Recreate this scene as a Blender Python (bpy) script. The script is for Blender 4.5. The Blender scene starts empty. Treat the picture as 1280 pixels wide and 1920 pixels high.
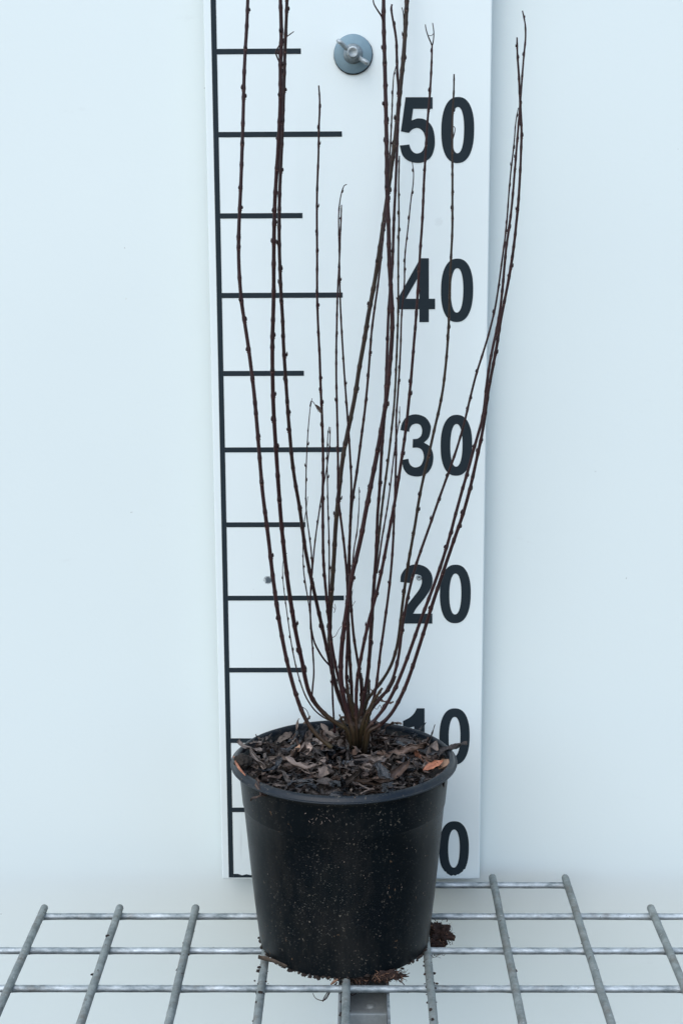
import bpy, bmesh, math, random
from mathutils import Vector, Matrix, noise

# ------------------------------------------------------------------ camera
# all measures below are in centimetres (origin: foot of the scale line on the board front,
# x right, y into the wall, z up); CM turns them into metres
CM = 0.01
scene = bpy.context.scene
F_PX, PITCH, YAW, ROLL = 2790.03, 0.1982, 0.0105, -0.0046
CAM = Vector((8.927, -96.087, 45.139))


def cam_axes():
    cp, sp = math.cos(PITCH), math.sin(PITCH)
    f = Vector((0, cp, -sp)); r = Vector((1, 0, 0)); u = r.cross(f)
    Z = Matrix.Rotation(YAW, 3, 'Z')
    f, r, u = Z @ f, Z @ r, Z @ u
    c, s = math.cos(ROLL), math.sin(ROLL)
    return c * r + s * u, -s * r + c * u, f


AX_R, AX_U, AX_F = cam_axes()
cd = bpy.data.cameras.new('camera')
cam = bpy.data.objects.new('camera', cd)
scene.collection.objects.link(cam)
cd.sensor_fit = 'VERTICAL'; cd.sensor_height = 36.0; cd.sensor_width = 24.0
cd.lens = F_PX / 1920 * 36
cd.clip_start = 0.01; cd.clip_end = 100
m = Matrix.Identity(4)
for i in range(3):
    m[i][0] = AX_R[i]; m[i][1] = AX_U[i]; m[i][2] = -AX_F[i]; m[i][3] = CAM[i] * CM
cam.matrix_world = m
scene.camera = cam

# ------------------------------------------------------------------ light
SUN = Vector((-0.30, -0.66, 0.80)).normalized()
world = bpy.data.worlds.new('World'); scene.world = world
world.use_nodes = True
wn = world.node_tree
bg = wn.nodes['Background']
sky = wn.nodes.new('ShaderNodeTexSky')
sky.sky_type = 'NISHITA'; sky.sun_disc = False
sky.sun_elevation = math.asin(SUN.z)
sky.sun_rotation = math.atan2(SUN.x, SUN.y)
sky.air_density = 1.0; sky.dust_density = 1.1; sky.ozone_density = 1.5
wn.links.new(sky.outputs[0], bg.inputs[0])
bg.inputs[1].default_value = 0.13
sd = bpy.data.lights.new('sun', 'SUN')
sd.energy = 0.9; sd.angle = math.radians(75); sd.color = (0.98, 1.0, 0.94)
sun = bpy.data.objects.new('sun', sd)
scene.collection.objects.link(sun)
sun.rotation_euler = SUN.to_track_quat('Z', 'Y').to_euler()
scene.render.engine = 'CYCLES'
vs = scene.view_settings
vs.view_transform = 'Standard'; vs.look = 'None'; vs.gamma = 1.0; vs.exposure = 0.84
vs.use_curve_mapping = False

random.seed(7)
rnd = random.random
uni = random.uniform


# ------------------------------------------------------------------ helpers
def ray(px, py):
    return AX_F + AX_R * ((px - 640) / F_PX) - AX_U * ((py - 960) / F_PX)


def at_y(px, py, y):
    d = ray(px, py); return CAM + d * ((y - CAM.y) / d.y)


def at_z(px, py, z):
    d = ray(px, py); return CAM + d * ((z - CAM.z) / d.z)


def link(o, parent=None):
    scene.collection.objects.link(o)
    if parent is not None:
        o.parent = parent
    return o


def tag(o, label=None, cat=None, group=None, kind=None):
    for k, v in (('label', label), ('category', cat), ('group', group), ('kind', kind)):
        if v: o[k] = v
    return o


def empty(name, loc, label, cat, group=None):
    o = bpy.data.objects.new(name, None)
    o.empty_display_size = 0.02
    o.location = Vector(loc) * CM
    link(o)
    return tag(o, label, cat, group)


def mesh_from(verts, faces, smooth=True):
    me = bpy.data.meshes.new('m')
    me.from_pydata([Vector(v) * CM for v in verts], [], faces)
    if smooth:
        me.polygons.foreach_set('use_smooth', [True] * len(me.polygons))
    me.update()
    return me


def make(name, me, mat, parent=None):
    me.name = name
    if not me.materials: me.materials.append(mat)
    o = bpy.data.objects.new(name, me)
    link(o, parent)
    if parent is not None:
        # meshes are written in world centimetres: undo the parent's offset
        o.matrix_parent_inverse = Matrix.Translation(-parent.location)
    return o


class MB:
    """collects vertices and faces in centimetres"""
    def __init__(s): s.v = []; s.f = []; s.c = []

    def add(s, verts, faces, col=None):
        n = len(s.v); s.v += [tuple(v) for v in verts]
        s.f += [tuple(n + i for i in f) for f in faces]
        if col is not None:
            s.c += [col] * len(verts) if not isinstance(col, list) else col

    def box(s, x0, x1, y0, y1, z0, z1):
        s.add([(x, y, z) for x in (x0, x1) for y in (y0, y1) for z in (z0, z1)],
              [(0, 1, 3, 2), (4, 6, 7, 5), (0, 4, 5, 1), (2, 3, 7, 6), (0, 2, 6, 4), (1, 5, 7, 3)])

    def tube(s, pts, rad, n=8, cols=None, cap=True, squash=None):
        pts = [Vector(p) for p in pts]
        vs_, cs = [], []
        up = Vector((0.3, 1, 0.1)).normalized()
        for i, p in enumerate(pts):
            t = (pts[min(i + 1, len(pts) - 1)] - pts[max(i - 1, 0)]).normalized()
            a = t.cross(up)
            if a.length < 1e-4: a = t.cross(Vector((1, 0, 0)))
            a.normalize(); b = t.cross(a).normalized(); up = -b if b.dot(up) < 0 else b
            r = rad[i] if isinstance(rad, (list, tuple)) else rad
            for k in range(n):
                q = 2 * math.pi * k / n
                vs_.append(p + (a * math.cos(q) + b * math.sin(q)) * r)
                if cols: cs.append(cols[i])
        fs = []
        for i in range(len(pts) - 1):
            for k in range(n):
                k2 = (k + 1) % n
                fs.append((i * n + k, i * n + k2, (i + 1) * n + k2, (i + 1) * n + k))
        if cap:
            fs.append(tuple(range(n - 1, -1, -1))); e = (len(pts) - 1) * n
            fs.append(tuple(range(e, e + n)))
        s.add(vs_, fs, cs if cols else None)

    def mesh(s, smooth=True):
        me = mesh_from(s.v, s.f, smooth)
        if s.c and len(s.c) == len(s.v):
            at = me.color_attributes.new('tone', 'FLOAT_COLOR', 'POINT')
            for i, c in enumerate(s.c): at.data[i].color = (c[0], c[1], c[2], 1)
        return me


def bevel(me, w, seg=2, angle=0.6):
    bm = bmesh.new(); bm.from_mesh(me)
    bmesh.ops.recalc_face_normals(bm, faces=bm.faces)
    es = [e for e in bm.edges if len(e.link_faces) == 2 and e.calc_face_angle(0) > angle]
    bmesh.ops.bevel(bm, geom=es, offset=w * CM, segments=seg, profile=0.5, affect='EDGES')
    bm.to_mesh(me); bm.free()
    return me


def crom(pts, step):
    """smooth curve through points, resampled about every step"""
    P = [Vector(p) for p in pts]
    if len(P) == 2: P = [P[0], (P[0] + P[1]) / 2, P[1]]
    E = [P[0] * 2 - P[1]] + P + [P[-1] * 2 - P[-2]]
    out = []
    for i in range(1, len(E) - 2):
        a, b, c, d = E[i - 1:i + 3]
        n = max(2, int((c - b).length / step))
        for k in range(n):
            t = k / n
            out.append(0.5 * ((2 * b) + (c - a) * t + (2 * a - 5 * b + 4 * c - d) * t * t
                              + (3 * b - a - 3 * c + d) * t ** 3))
    out.append(P[-1])
    return out


# ------------------------------------------------------------------ materials
class NT:
    def __init__(s, name):
        s.m = bpy.data.materials.new(name); s.m.use_nodes = True
        s.t = s.m.node_tree; s.b = s.t.nodes['Principled BSDF']

    def n(s, typ, **kw):
        o = s.t.nodes.new(typ)
        for k, v in kw.items():
            if k in o.inputs: o.inputs[k].default_value = v
            else: setattr(o, k, v)
        return o

    def l(s, a, b): s.t.links.new(a, b)

    def coord(s): return s.n('ShaderNodeTexCoord').outputs['Object']

    def noise(s, scale, detail=4, rough=0.55, vec=None, stretch=None):
        o = s.n('ShaderNodeTexNoise', Scale=scale, Detail=detail, Roughness=rough)
        v = vec or s.coord()
        if stretch:
            mp = s.n('ShaderNodeMapping'); mp.inputs['Scale'].default_value = stretch
            s.l(v, mp.inputs['Vector']); v = mp.outputs[0]
        s.l(v, o.inputs['Vector'])
        return o.outputs['Fac']

    def ramp(s, fac, stops):
        o = s.n('ShaderNodeValToRGB'); e = o.color_ramp.elements
        while len(e) < len(stops): e.new(0.5)
        for x, (p, c) in zip(e, stops):
            x.position = p; x.color = (c, c, c, 1) if isinstance(c, (int, float)) else (*c, 1)
        s.l(fac, o.inputs['Fac']); return o.outputs['Color']

    def mix(s, fac, a, b):
        o = s.n('ShaderNodeMix', data_type='RGBA')
        for sock, v in ((o.inputs[0], fac), (o.inputs[6], a), (o.inputs[7], b)):
            if hasattr(v, 'is_output'): s.l(v, sock)
            elif isinstance(v, (int, float)): sock.default_value = v if sock is o.inputs[0] else (v, v, v, 1)
            else: sock.default_value = (*v, 1)
        return o.outputs[2]

    def math(s, op, a, b=0.0):
        o = s.n('ShaderNodeMath', operation=op)
        for sock, v in ((o.inputs[0], a), (o.inputs[1], b)):
            if hasattr(v, 'is_output'): s.l(v, sock)
            else: sock.default_value = v
        return o.outputs[0]

    def bump(s, h, strength, dist=0.001):
        o = s.n('ShaderNodeBump', Strength=strength, Distance=dist)
        s.l(h, o.inputs['Height']); s.l(o.outputs[0], s.b.inputs['Normal'])

    def set(s, **kw):
        for k, v in kw.items():
            k = k.replace('_', ' ')
            if hasattr(v, 'is_output'): s.l(v, s.b.inputs[k])
            else: s.b.inputs[k].default_value = (*v, 1) if isinstance(v, tuple) else v
        return s.m


def blob(t, pos, r, dist_scale=90):
    """0..1 stain of ragged outline around a point (cm)"""
    v = t.n('ShaderNodeVectorMath', operation='DISTANCE')
    t.l(t.coord(), v.inputs[0]); v.inputs[1].default_value = [p * CM for p in pos]
    d = t.math('DIVIDE', v.outputs['Value'], r * CM)
    d = t.math('ADD', d, t.math('MULTIPLY', t.math('SUBTRACT', t.noise(dist_scale * 5, 5, 0.7), 0.5), 1.6))
    return t.ramp(d, [(0.55, 1.0), (1.0, 0.0)])


def specks(t, scale, size, keep, warp=0.5):
    """tiny irregular specks: few voronoi cells keep a dot"""
    vo = t.n('ShaderNodeTexVoronoi', Scale=scale)
    nz = t.n('ShaderNodeTexNoise', Scale=scale * 1.3, Detail=3.0)
    t.l(t.coord(), nz.inputs['Vector'])
    vm = t.n('ShaderNodeVectorMath', operation='MULTIPLY_ADD')
    t.l(nz.outputs['Color'], vm.inputs[0]); vm.inputs[1].default_value = [warp * 2.0 / scale] * 3
    t.l(t.coord(), vm.inputs[2])
    t.l(vm.outputs[0], vo.inputs['Vector'])
    dot = t.math('LESS_THAN', t.math('ADD', vo.outputs['Distance'],
                 t.math('MULTIPLY', t.noise(scale * 4, 2), 0.15)), size)
    sp = t.n('ShaderNodeSeparateColor'); t.l(vo.outputs['Color'], sp.inputs[0])
    return t.math('MULTIPLY', dot, t.math('LESS_THAN', sp.outputs[0], keep))


def mat_wall():
    t = NT('white_sheet')
    c = t.mix(t.ramp(t.noise(3, 3), [(0.3, 0.0), (0.75, 1.0)]), (0.755, 0.835, 0.83), (0.73, 0.81, 0.81))
    c = t.mix(t.math('MULTIPLY', specks(t, 55, 0.10, 0.05), 0.55), c, (0.18, 0.17, 0.17))
    c = t.mix(t.math('MULTIPLY', specks(t, 23, 0.10, 0.12), 0.25), c, (0.5, 0.47, 0.42))
    sc = t.ramp(t.noise(34, 5, 0.7, stretch=(1.0, 1, 2.6)), [(0.66, 0.0), (0.80, 1.0)])
    c = t.mix(t.math('MULTIPLY', sc, 0.10), c, (0.45, 0.47, 0.46))
    c = t.mix(t.math('MULTIPLY', specks(t, 90, 0.12, 0.03), 0.5), c, (0.12, 0.11, 0.10))
    t.bump(t.noise(320, 3), 0.08, 0.0006)
    return t.set(Base_Color=c, Roughness=0.42)


def mat_board():
    t = NT('white_board_face')
    c = t.mix(t.ramp(t.noise(9, 4), [(0.35, 0.0), (0.8, 1.0)]), (0.785, 0.865, 0.865), (0.755, 0.83, 0.835))
    streak = t.ramp(t.noise(60, 4, 0.6, stretch=(3.0, 1, 0.18)), [(0.62, 0.0), (0.78, 1.0)])
    low = t.n('ShaderNodeSeparateXYZ'); t.l(t.coord(), low.inputs[0])
    lowm = t.ramp(low.outputs['Z'], [(0.10, 1.0), (0.2, 0.15)])
    c = t.mix(t.math('MULTIPLY', streak, t.math('MULTIPLY', lowm, 0.3)), c, (0.42, 0.45, 0.46))
    p = at_y(503, 1088, 0); c = t.mix(t.math('MULTIPLY', blob(t, p, 0.33), 0.93), c, (0.03, 0.05, 0.07))
    p = at_y(822, 416, 0); c = t.mix(t.math('MULTIPLY', blob(t, p, 0.3), 0.12), c, (0.35, 0.38, 0.4))
    c = t.mix(t.math('MULTIPLY', specks(t, 70, 0.10, 0.05), 0.45), c, (0.25, 0.25, 0.25))
    t.bump(t.noise(260, 3), 0.06, 0.0005)
    return t.set(Base_Color=c, Roughness=0.4)


def mat_print():
    t = NT('dark_vinyl')
    c = t.mix(t.noise(60, 4), (0.018, 0.027, 0.034), (0.026, 0.037, 0.045))
    c = t.mix(t.math('MULTIPLY', specks(t, 160, 0.12, 0.05), 0.5), c, (0.3, 0.32, 0.33))
    return t.set(Base_Color=c, Roughness=0.6, Specular_IOR_Level=0.08)


def mat_zinc(name, dirt):
    t = NT(name)
    n1 = t.noise(130, 5, 0.7, stretch=(0.5, 1, 1))
    c = t.mix(t.ramp(n1, [(0.36, 0.0), (0.66, 1.0)]), (0.18, 0.215, 0.225), (0.52, 0.57, 0.59))
    d = t.ramp(t.noise(45, 6, 0.75), [(0.60 - dirt * .12, 0.0), (0.75 - dirt * .1, 1.0)])
    c = t.mix(t.math('MULTIPLY', d, 0.55), c, (0.16, 0.13, 0.10))
    t.bump(t.noise(500, 4, 0.7), 0.5, 0.0007)
    r = t.ramp(n1, [(0.3, 0.58), (0.7, 0.38)])
    return t.set(Base_Color=c, Metallic=0.5, Roughness=r)


def mat_dullzinc():
    t = NT('weathered_zinc')
    n1 = t.noise(110, 5, 0.7)
    c = t.mix(t.ramp(n1, [(0.35, 0.0), (0.7, 1.0)]), (0.15, 0.175, 0.17), (0.30, 0.335, 0.325))
    d = t.ramp(t.noise(85, 6, 0.8), [(0.50, 0.0), (0.68, 1.0)])
    c = t.mix(t.math('MULTIPLY', d, 0.6), c, (0.14, 0.11, 0.085))
    c = t.mix(t.math('MULTIPLY', specks(t, 260, 0.3, 0.12, 1.0), 0.7), c, (0.06, 0.04, 0.03))
    c = t.mix(t.math('MULTIPLY', specks(t, 340, 0.3, 0.14, 1.0), 0.6), c, (0.45, 0.48, 0.47))
    t.bump(t.noise(420, 4, 0.7), 0.5, 0.0008)
    return t.set(Base_Color=c, Metallic=0.15, Roughness=0.6)


def mat_simple(name, a, b, scale, rough, metal=0.0, bstr=0.3, bscale=None):
    t = NT(name)
    c = t.mix(t.ramp(t.noise(scale, 5, 0.65), [(0.3, 0.0), (0.7, 1.0)]), a, b)
    t.bump(t.noise(bscale or scale * 3, 4, 0.65), bstr, 0.0008)
    return t.set(Base_Color=c, Roughness=rough, Metallic=metal)


def mat_pot(name='black_plastic', spec=0.11, base=((0.003, 0.0045, 0.006), (0.006, 0.009, 0.011))):
    t = NT(name)
    c = t.mix(t.noise(25, 4), *base)
    film = t.ramp(t.noise(26, 6, 0.72, stretch=(1.6, 1.6, .5)), [(0.48, 0.0), (0.74, 1.0)])
    c = t.mix(t.math('MULTIPLY', film, 0.09), c, (0.15, 0.125, 0.10))
    mask = t.ramp(t.noise(26, 5, 0.7), [(0.40, 0.10), (0.66, 1.0)])
    s1 = t.math('MULTIPLY', specks(t, 460, 0.31, 0.13, 1.0), mask)
    s2 = t.math('MULTIPLY', specks(t, 800, 0.36, 0.38, 1.0), mask)
    s3 = specks(t, 260, 0.22, 0.07, 1.0)
    tone = t.noise(900, 2)
    c = t.mix(t.math('MULTIPLY', s2, 0.45), c, (0.16, 0.15, 0.13))
    c = t.mix(t.math('MULTIPLY', s1, t.math('MULTIPLY', tone, 1.1)), c, (0.26, 0.225, 0.18))
    c = t.mix(t.math('MULTIPLY', s3, 0.7), c, (0.16, 0.10, 0.06))
    grit = t.math('ADD', s1, t.math('ADD', s3, s2))
    t.bump(t.math('ADD', t.noise(90, 3), t.math('MULTIPLY', grit, 0.6)), 0.12, 0.0008)
    r = t.mix(grit, t.ramp(t.noise(18, 4), [(0.3, 0.3), (0.7, 0.42)]), 0.9)
    return t.set(Base_Color=c, Roughness=r, Specular_IOR_Level=spec)


def mat_bark():
    t = NT('stem_bark')
    a = t.n('ShaderNodeVertexColor', layer_name='tone')
    sp = t.n('ShaderNodeSeparateColor'); t.l(a.outputs[0], sp.inputs[0])
    n1 = t.noise(260, 4, 0.6, stretch=(1, 1, 0.35))
    pur = t.mix(n1, (0.008, 0.004, 0.0052), (0.040, 0.012, 0.013))
    dk = t.mix(sp.outputs[2], pur, (0.012, 0.009, 0.007))
    ol = t.mix(n1, (0.022, 0.016, 0.008), (0.075, 0.055, 0.026))
    c = t.mix(sp.outputs[0], dk, ol)
    len_ = t.math('MULTIPLY', specks(t, 900, 0.22, 0.12), 0.5)
    c = t.mix(len_, c, (0.20, 0.13, 0.10))
    c = t.mix(sp.outputs[1], c, (0.20, 0.115, 0.095))
    t.bump(t.noise(700, 3, 0.6, stretch=(1, 1, 0.4)), 0.35, 0.0006)
    return t.set(Base_Color=c, Roughness=0.45, Specular_IOR_Level=0.25)


def mat_leaf(name, a, b, rough):
    t = NT(name)
    n1 = t.math('ADD', t.math('MULTIPLY', t.noise(320, 5, 0.7), .5), t.math('MULTIPLY', t.noise(420, 3, 0.6, stretch=(.12, 1, 1)), .5))
    c = t.mix(t.ramp(n1, [(0.36, 0.0), (0.64, 1.0)]), a, b)
    oi = t.n('ShaderNodeObjectInfo')
    hv = t.n('ShaderNodeHueSaturation')
    t.l(c, hv.inputs['Color'])
    t.l(t.math('ADD', t.math('MULTIPLY', oi.outputs['Random'], 0.9), 0.6), hv.inputs['Value'])
    t.bump(t.math('ADD', t.noise(600, 4, 0.7), t.noise(700, 3, 0.6, stretch=(.1, 1, 1))), 0.6, 0.001)
    return t.set(Base_Color=hv.outputs[0], Roughness=rough)


M = dict(
    wall=mat_wall(), board=mat_board(), vinyl=mat_print(),
    zinc=mat_zinc('bright_zinc', 0.3), dull=mat_dullzinc(), hardware=mat_zinc('zinc_hardware', 0.0),
    washer=mat_simple('grey_washer', (0.15, 0.235, 0.285), (0.22, 0.32, 0.375), 60, 0.5, 0.4, 0.1),
    rubber=mat_simple('dark_rubber', (0.015, 0.016, 0.018), (0.04, 0.04, 0.045), 90, 0.8),
    bracket=mat_simple('grey_steel', (0.22, 0.24, 0.24), (0.36, 0.39, 0.39), 70, 0.5, 0.2, 0.15),
    pot=mat_pot(), rim=mat_pot('sky_tinted_rim', 0.3, ((0.006, 0.010, 0.015), (0.009, 0.015, 0.022))), bark=mat_bark(),  # rim: pot plastic with the bluish sky reflection put into its base colour
    soil=mat_simple('dark_peat', (0.006, 0.005, 0.004), (0.030, 0.022, 0.016), 300, 0.9, 0, 1.0, 500),
    peat=mat_simple('brown_peat_roots', (0.008, 0.004, 0.003), (0.052, 0.023, 0.015), 350, 0.85, 0, 1.0, 600),
    crumb=mat_simple('damp_soil', (0.008, 0.006, 0.005), (0.040, 0.024, 0.016), 250, 0.9, 0, 1.0, 600),
    root=mat_simple('pale_root', (0.10, 0.045, 0.025), (0.32, 0.18, 0.11), 300, 0.7),
    leaf0=mat_leaf('dry_leaf_dark', (0.014, 0.011, 0.010), (0.070, 0.055, 0.049), 0.5),
    leaf1=mat_leaf('dry_leaf_grey', (0.055, 0.044, 0.039), (0.20, 0.163, 0.142), 0.55),
    leaf2=mat_leaf('dry_leaf_brown', (0.040, 0.025, 0.019), (0.14, 0.092, 0.07), 0.55),
    leaf3=mat_leaf('wet_leaf_black', (0.010, 0.012, 0.015), (0.030, 0.034, 0.040), 0.27),
    leaf4=mat_leaf('dry_leaf_pale', (0.13, 0.10, 0.085), (0.30, 0.23, 0.19), 0.6),
    orange=mat_leaf('rust_orange_leaf', (0.15, 0.055, 0.03), (0.36, 0.15, 0.085), 0.6),
    tan=mat_leaf('tan_leaf', (0.30, 0.17, 0.10), (0.52, 0.33, 0.22), 0.65),
    chip=mat_simple('bark_wood', (0.03, 0.02, 0.013), (0.12, 0.085, 0.06), 200, 0.8, 0, 0.8),
)

# ------------------------------------------------------------------ the setting
WALL_Y = 2.1
b = MB(); b.box(-160, 180, WALL_Y, WALL_Y + 3, -70, 170)
tag(make('wall', b.mesh(False), M['wall']), 'white sheet wall behind the measuring board', None, None, 'structure')

# ------------------------------------------------------------------ measuring board
BW_L, BW_R = at_y(381, 0, 0).x, 17.34
board = empty('measuring_board', (8.5, 0.8, -0.1),
              'tall white measuring board with black scale and numbers up to 50', 'measuring board')
b = MB(); b.box(BW_L, BW_R, 0.0, 0.9, -0.12, 78)
make('panel', bevel(b.mesh(False), 0.09, 3), M['board'], board)
b = MB(); b.box(2.5, 14.5, 0.9, WALL_Y - 0.005, 52, 60)
make('spacer_block', b.mesh(False), M['board'], board)
LW = 0.335
b = MB(); b.box(0, LW, -0.025, 0.05, 0.02, 77.9)
make('scale_line', bevel(b.mesh(False), 0.008, 1), M['vinyl'], board)
LONG, SHORT = at_y(641.5, 400, 0).x, at_y(567, 405, 0).x
for k in range(0, 16):
    z = 5.0 * k
    ln = LONG if k % 2 == 0 else SHORT
    b = MB()
    if k == 0:
        # the lowest mark is worn ragged along its upper edge
        n = 26; vs_, fs = [], []
        for i in range(n + 1):
            x = LW + 0.005 + (ln - LW) * i / n
            h = 0.28 - (0.02 + 0.13 * rnd() * (i % 3 != 0)) * (x > 0.8)
            for (y, zz) in ((-0.025, 0.02), (-0.025, h), (0.05, h), (0.05, 0.02)): vs_.append((x, y, zz))
        for i in range(n):
            for q in range(4):
                fs.append((i * 4 + q, i * 4 + (q + 1) % 4, i * 4 + 4 + (q + 1) % 4, i * 4 + 4 + q))
        fs += [(0, 1, 2, 3), (n * 4, n * 4 + 1, n * 4 + 2, n * 4 + 3)]
        b.add(vs_, fs); make('tick', b.mesh(False), M['vinyl'], board)
    else:
        b.box(LW + 0.003, ln, -0.025, 0.05, z - 0.165, z + 0.165)
        make('tick', bevel(b.mesh(False), 0.008, 1), M['vinyl'], board)


def smooth_outline(segs):
    """list of runs; every run is smoothed inside, corners lie between runs"""
    out = []
    for run in segs:
        P = [Vector((p[0], p[1], 0)) for p in run]
        q = P if len(P) == 2 else crom(P, 2.2)
        out += [(v.x, v.y) for v in q[:-1]]
    return out


def sup(cx, cy, a, bb, e, n=64):
    r = []
    for i in range(n):
        t = 2 * math.pi * i / n; c, s = math.cos(t), math.sin(t)
        r.append((cx + a * math.copysign(abs(c) ** (2 / e), c), cy + bb * math.copysign(abs(s) ** (2 / e), s)))
    return r


def glyph(loops, name='digit'):
    """loops: outlines on the board front in cm (x, z); holes allowed"""
    cu = bpy.data.curves.new('g', 'CURVE'); cu.dimensions = '2D'; cu.fill_mode = 'BOTH'; cu.extrude = 0.0375 * CM
    for L in loops:
        sp = cu.splines.new('POLY'); sp.points.add(len(L) - 1); sp.use_cyclic_u = True
        for p, (x, z) in zip(sp.points, L): p.co = (x * CM, z * CM, 0, 1)
    o = bpy.data.objects.new('g', cu)
    me = bpy.data.meshes.new_from_object(o)
    bpy.data.objects.remove(o); bpy.data.curves.remove(cu)
    me.transform(Matrix.Translation((0, 0.0125 * CM, 0)) @ Matrix.Rotation(math.pi / 2, 4, 'X'))
    return make(name, me, M['vinyl'], board)


def on_board(loops):
    r = []
    for L in loops:
        q = []
        for x, y in L:
            p = at_y(x, y, 0); q.append((p.x, p.z))
        r.append(q)
    return r


def s4(run, ox, oy, s): return [(ox + x / s, oy + y / s) for x, y in run]


five = [[(355, 648), (535, 648)], [(535, 648), (535, 725)], [(535, 725), (406, 725)], [(406, 725), (395, 803)],
        [(395, 803), (440, 789), (490, 800), (532, 845), (549, 915), (547, 985), (525, 1045), (480, 1078), (430, 1086),
         (375, 1072), (335, 1035), (316, 970)], [(316, 970), (380, 963)],
        [(380, 963), (390, 993), (408, 1015), (432, 1023), (462, 1012), (482, 975), (487, 930), (476, 885), (455, 861),
         (430, 853), (400, 863), (377, 886)], [(377, 886), (324, 876)], [(324, 876), (355, 648)]]
three = [[(440, 265), (455, 210), (490, 165), (555, 147), (625, 168), (663, 218), (668, 262), (652, 322), (618, 359)],
         [(618, 359), (665, 392), (687, 455), (680, 525), (650, 580), (604, 607), (555, 613), (500, 598), (465, 555), (450, 490)],
         [(450, 490), (500, 480)],
         [(500, 480), (509, 515), (528, 537), (558, 545), (595, 528), (616, 472), (606, 422), (578, 399), (532, 397)],
         [(532, 397), (534, 333)], [(534, 333), (572, 328), (597, 304), (603, 264), (590, 228), (560, 217), (530, 226), (512, 250), (507, 278)],
         [(507, 278), (440, 265)]]
two = [[(750, 1091), (752, 1077), (763, 1063), (780, 1058), (797.5, 1063), (808, 1075), (810.5, 1090), (806, 1105), (795, 1122), (781, 1139), (774, 1150.5)],
       [(774, 1150.5), (810, 1150.5)], [(810, 1150.5), (810, 1169)], [(810, 1169), (749, 1169)],
       [(749, 1169), (752, 1155), (760, 1139), (775, 1119), (786, 1104), (790.5, 1091), (788, 1081), (780, 1076.5), (772, 1081), (768.5, 1093)],
       [(768.5, 1093), (750, 1091)]]
four = [[(480, 392), (540, 392)], [(540, 392), (540, 678)], [(540, 678), (584, 678)], [(584, 678), (584, 752)],
        [(584, 752), (540, 752)], [(540, 752), (540, 843)], [(540, 843), (473, 843)], [(473, 843), (473, 752)],
        [(473, 752), (318, 752)], [(318, 752), (318, 682)], [(318, 682), (480, 392)]]
one = [[(781, 1328), (795.5, 1328)], [(795.5, 1328), (795.5, 1435)], [(795.5, 1435), (776, 1435)], [(776, 1435), (776, 1362)],
       [(776, 1362), (767, 1364), (755, 1364)], [(755, 1364), (755, 1352)], [(755, 1352), (768, 1345), (776, 1337), (781, 1328)]]

zw = at_y(888, 244, 0).x - at_y(826.5, 244, 0).x
zh = at_y(857, 182, 0).z - at_y(857, 306, 0).z
for bx0, bx1, y0, y1 in ((826.5, 888.5, 182, 306), (825.5, 887, 484, 605), (824.5, 885.5, 777, 893), (823, 883, 1058, 1169.5),
                         (822, 881, 1327, 1435), (821, 880, 1540, 1642)):
    c = at_y((bx0 + bx1) / 2, (y0 + y1) / 2, 0)
    outer = sup(c.x, c.z, zw / 2, zh / 2, 2.35)
    if y0 > 1500:   # worn lower edge of the lowest nought
        outer = [(x + uni(-.03, .03) * (z < c.z - zh * .36), max(z, -0.05) + (uni(-.02, .09) if z < c.z - zh * .38 else 0)) for x, z in outer]
    glyph([outer, sup(c.x, c.z, zw * 0.193, zh * 0.35, 2.2)])
glyph(on_board([smooth_outline([s4(r, 660, 0, 3.5556) for r in five])]))
glyph(on_board([smooth_outline([s4(r, 660, 380, 3.765) for r in four]), s4([(473, 512), (378, 678), (473, 678)], 660, 380, 3.765)]))
glyph(on_board([smooth_outline([s4(r, 640, 740, 4.0) for r in three])]))
glyph(on_board([smooth_outline(two)]))
glyph(on_board([smooth_outline(one)]))

# small screw sunk in the board beside the 2
p = at_y(785, 1083, 0)


def lathe(prof, cx, cz, y0=0.0, n=32, jit=0.0):
    """profile (radius, distance towards the camera) turned about the y axis"""
    v, f = [], []
    for r, d in prof:
        for k in range(n):
            a = 2 * math.pi * k / n; rr = r * (1 + uni(-jit, jit))
            v.append((cx + rr * math.cos(a), y0 - d, cz + rr * math.sin(a)))
    for i in range(len(prof) - 1):
        for k in range(n):
            k2 = (k + 1) % n
            f.append((i * n + k, i * n + k2, i * n + n + k2, i * n + n + k))
    f.append(tuple(range((len(prof) - 1) * n, len(prof) * n)))
    return v, f


scr = empty('screw', (p.x, 0, p.z), 'tiny grey screw head set in the board beside the number 2', 'screw')
b = MB(); b.add(*lathe([(0.19, -0.02), (0.19, 0.025), (0.15, 0.05), (0.11, 0.055), (0.09, 0.03), (0.001, 0.03)], p.x, p.z, 0, 20))
head = make('screw_head', b.mesh(), M['hardware'], scr)
b = MB(); b.box(p.x - 0.05, p.x + 0.05, -0.06, -0.03, p.z - 0.02, p.z + 0.02)
make('drive_slot', b.mesh(False), M['rubber'], head)

# wing nut with washers holding the board
p = at_y(661.5, 101.5, 0)
nut = empty('wing_nut', (p.x, 0, p.z), 'zinc wing nut on a wide round washer near top of board', 'wing nut')
b = MB(); b.add(*lathe([(1.205, -0.02), (1.215, 0.09), (1.2, 0.12), (0.3, 0.12)], p.x + .015, p.z - 0.03, 0, 60, 0.008))
make('rubber_washer', b.mesh(), M['rubber'], nut)
b = MB(); b.add(*lathe([(1.17, 0.11), (1.185, 0.14), (1.185, 0.22), (1.16, 0.25), (0.3, 0.25)], p.x, p.z, 0, 64))
make('washer', bevel(b.mesh(), 0.01, 1), M['washer'], nut)
b = MB(); b.add(*lathe([(0.60, 0.25), (0.60, 0.34), (0.50, 0.46), (0.40, 0.62), (0.385, 0.95), (0.35, 1.0), (0.24, 1.0)], p.x, p.z, 0, 40))
nut_body = make('nut_body', b.mesh(), M['hardware'], nut)
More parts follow.
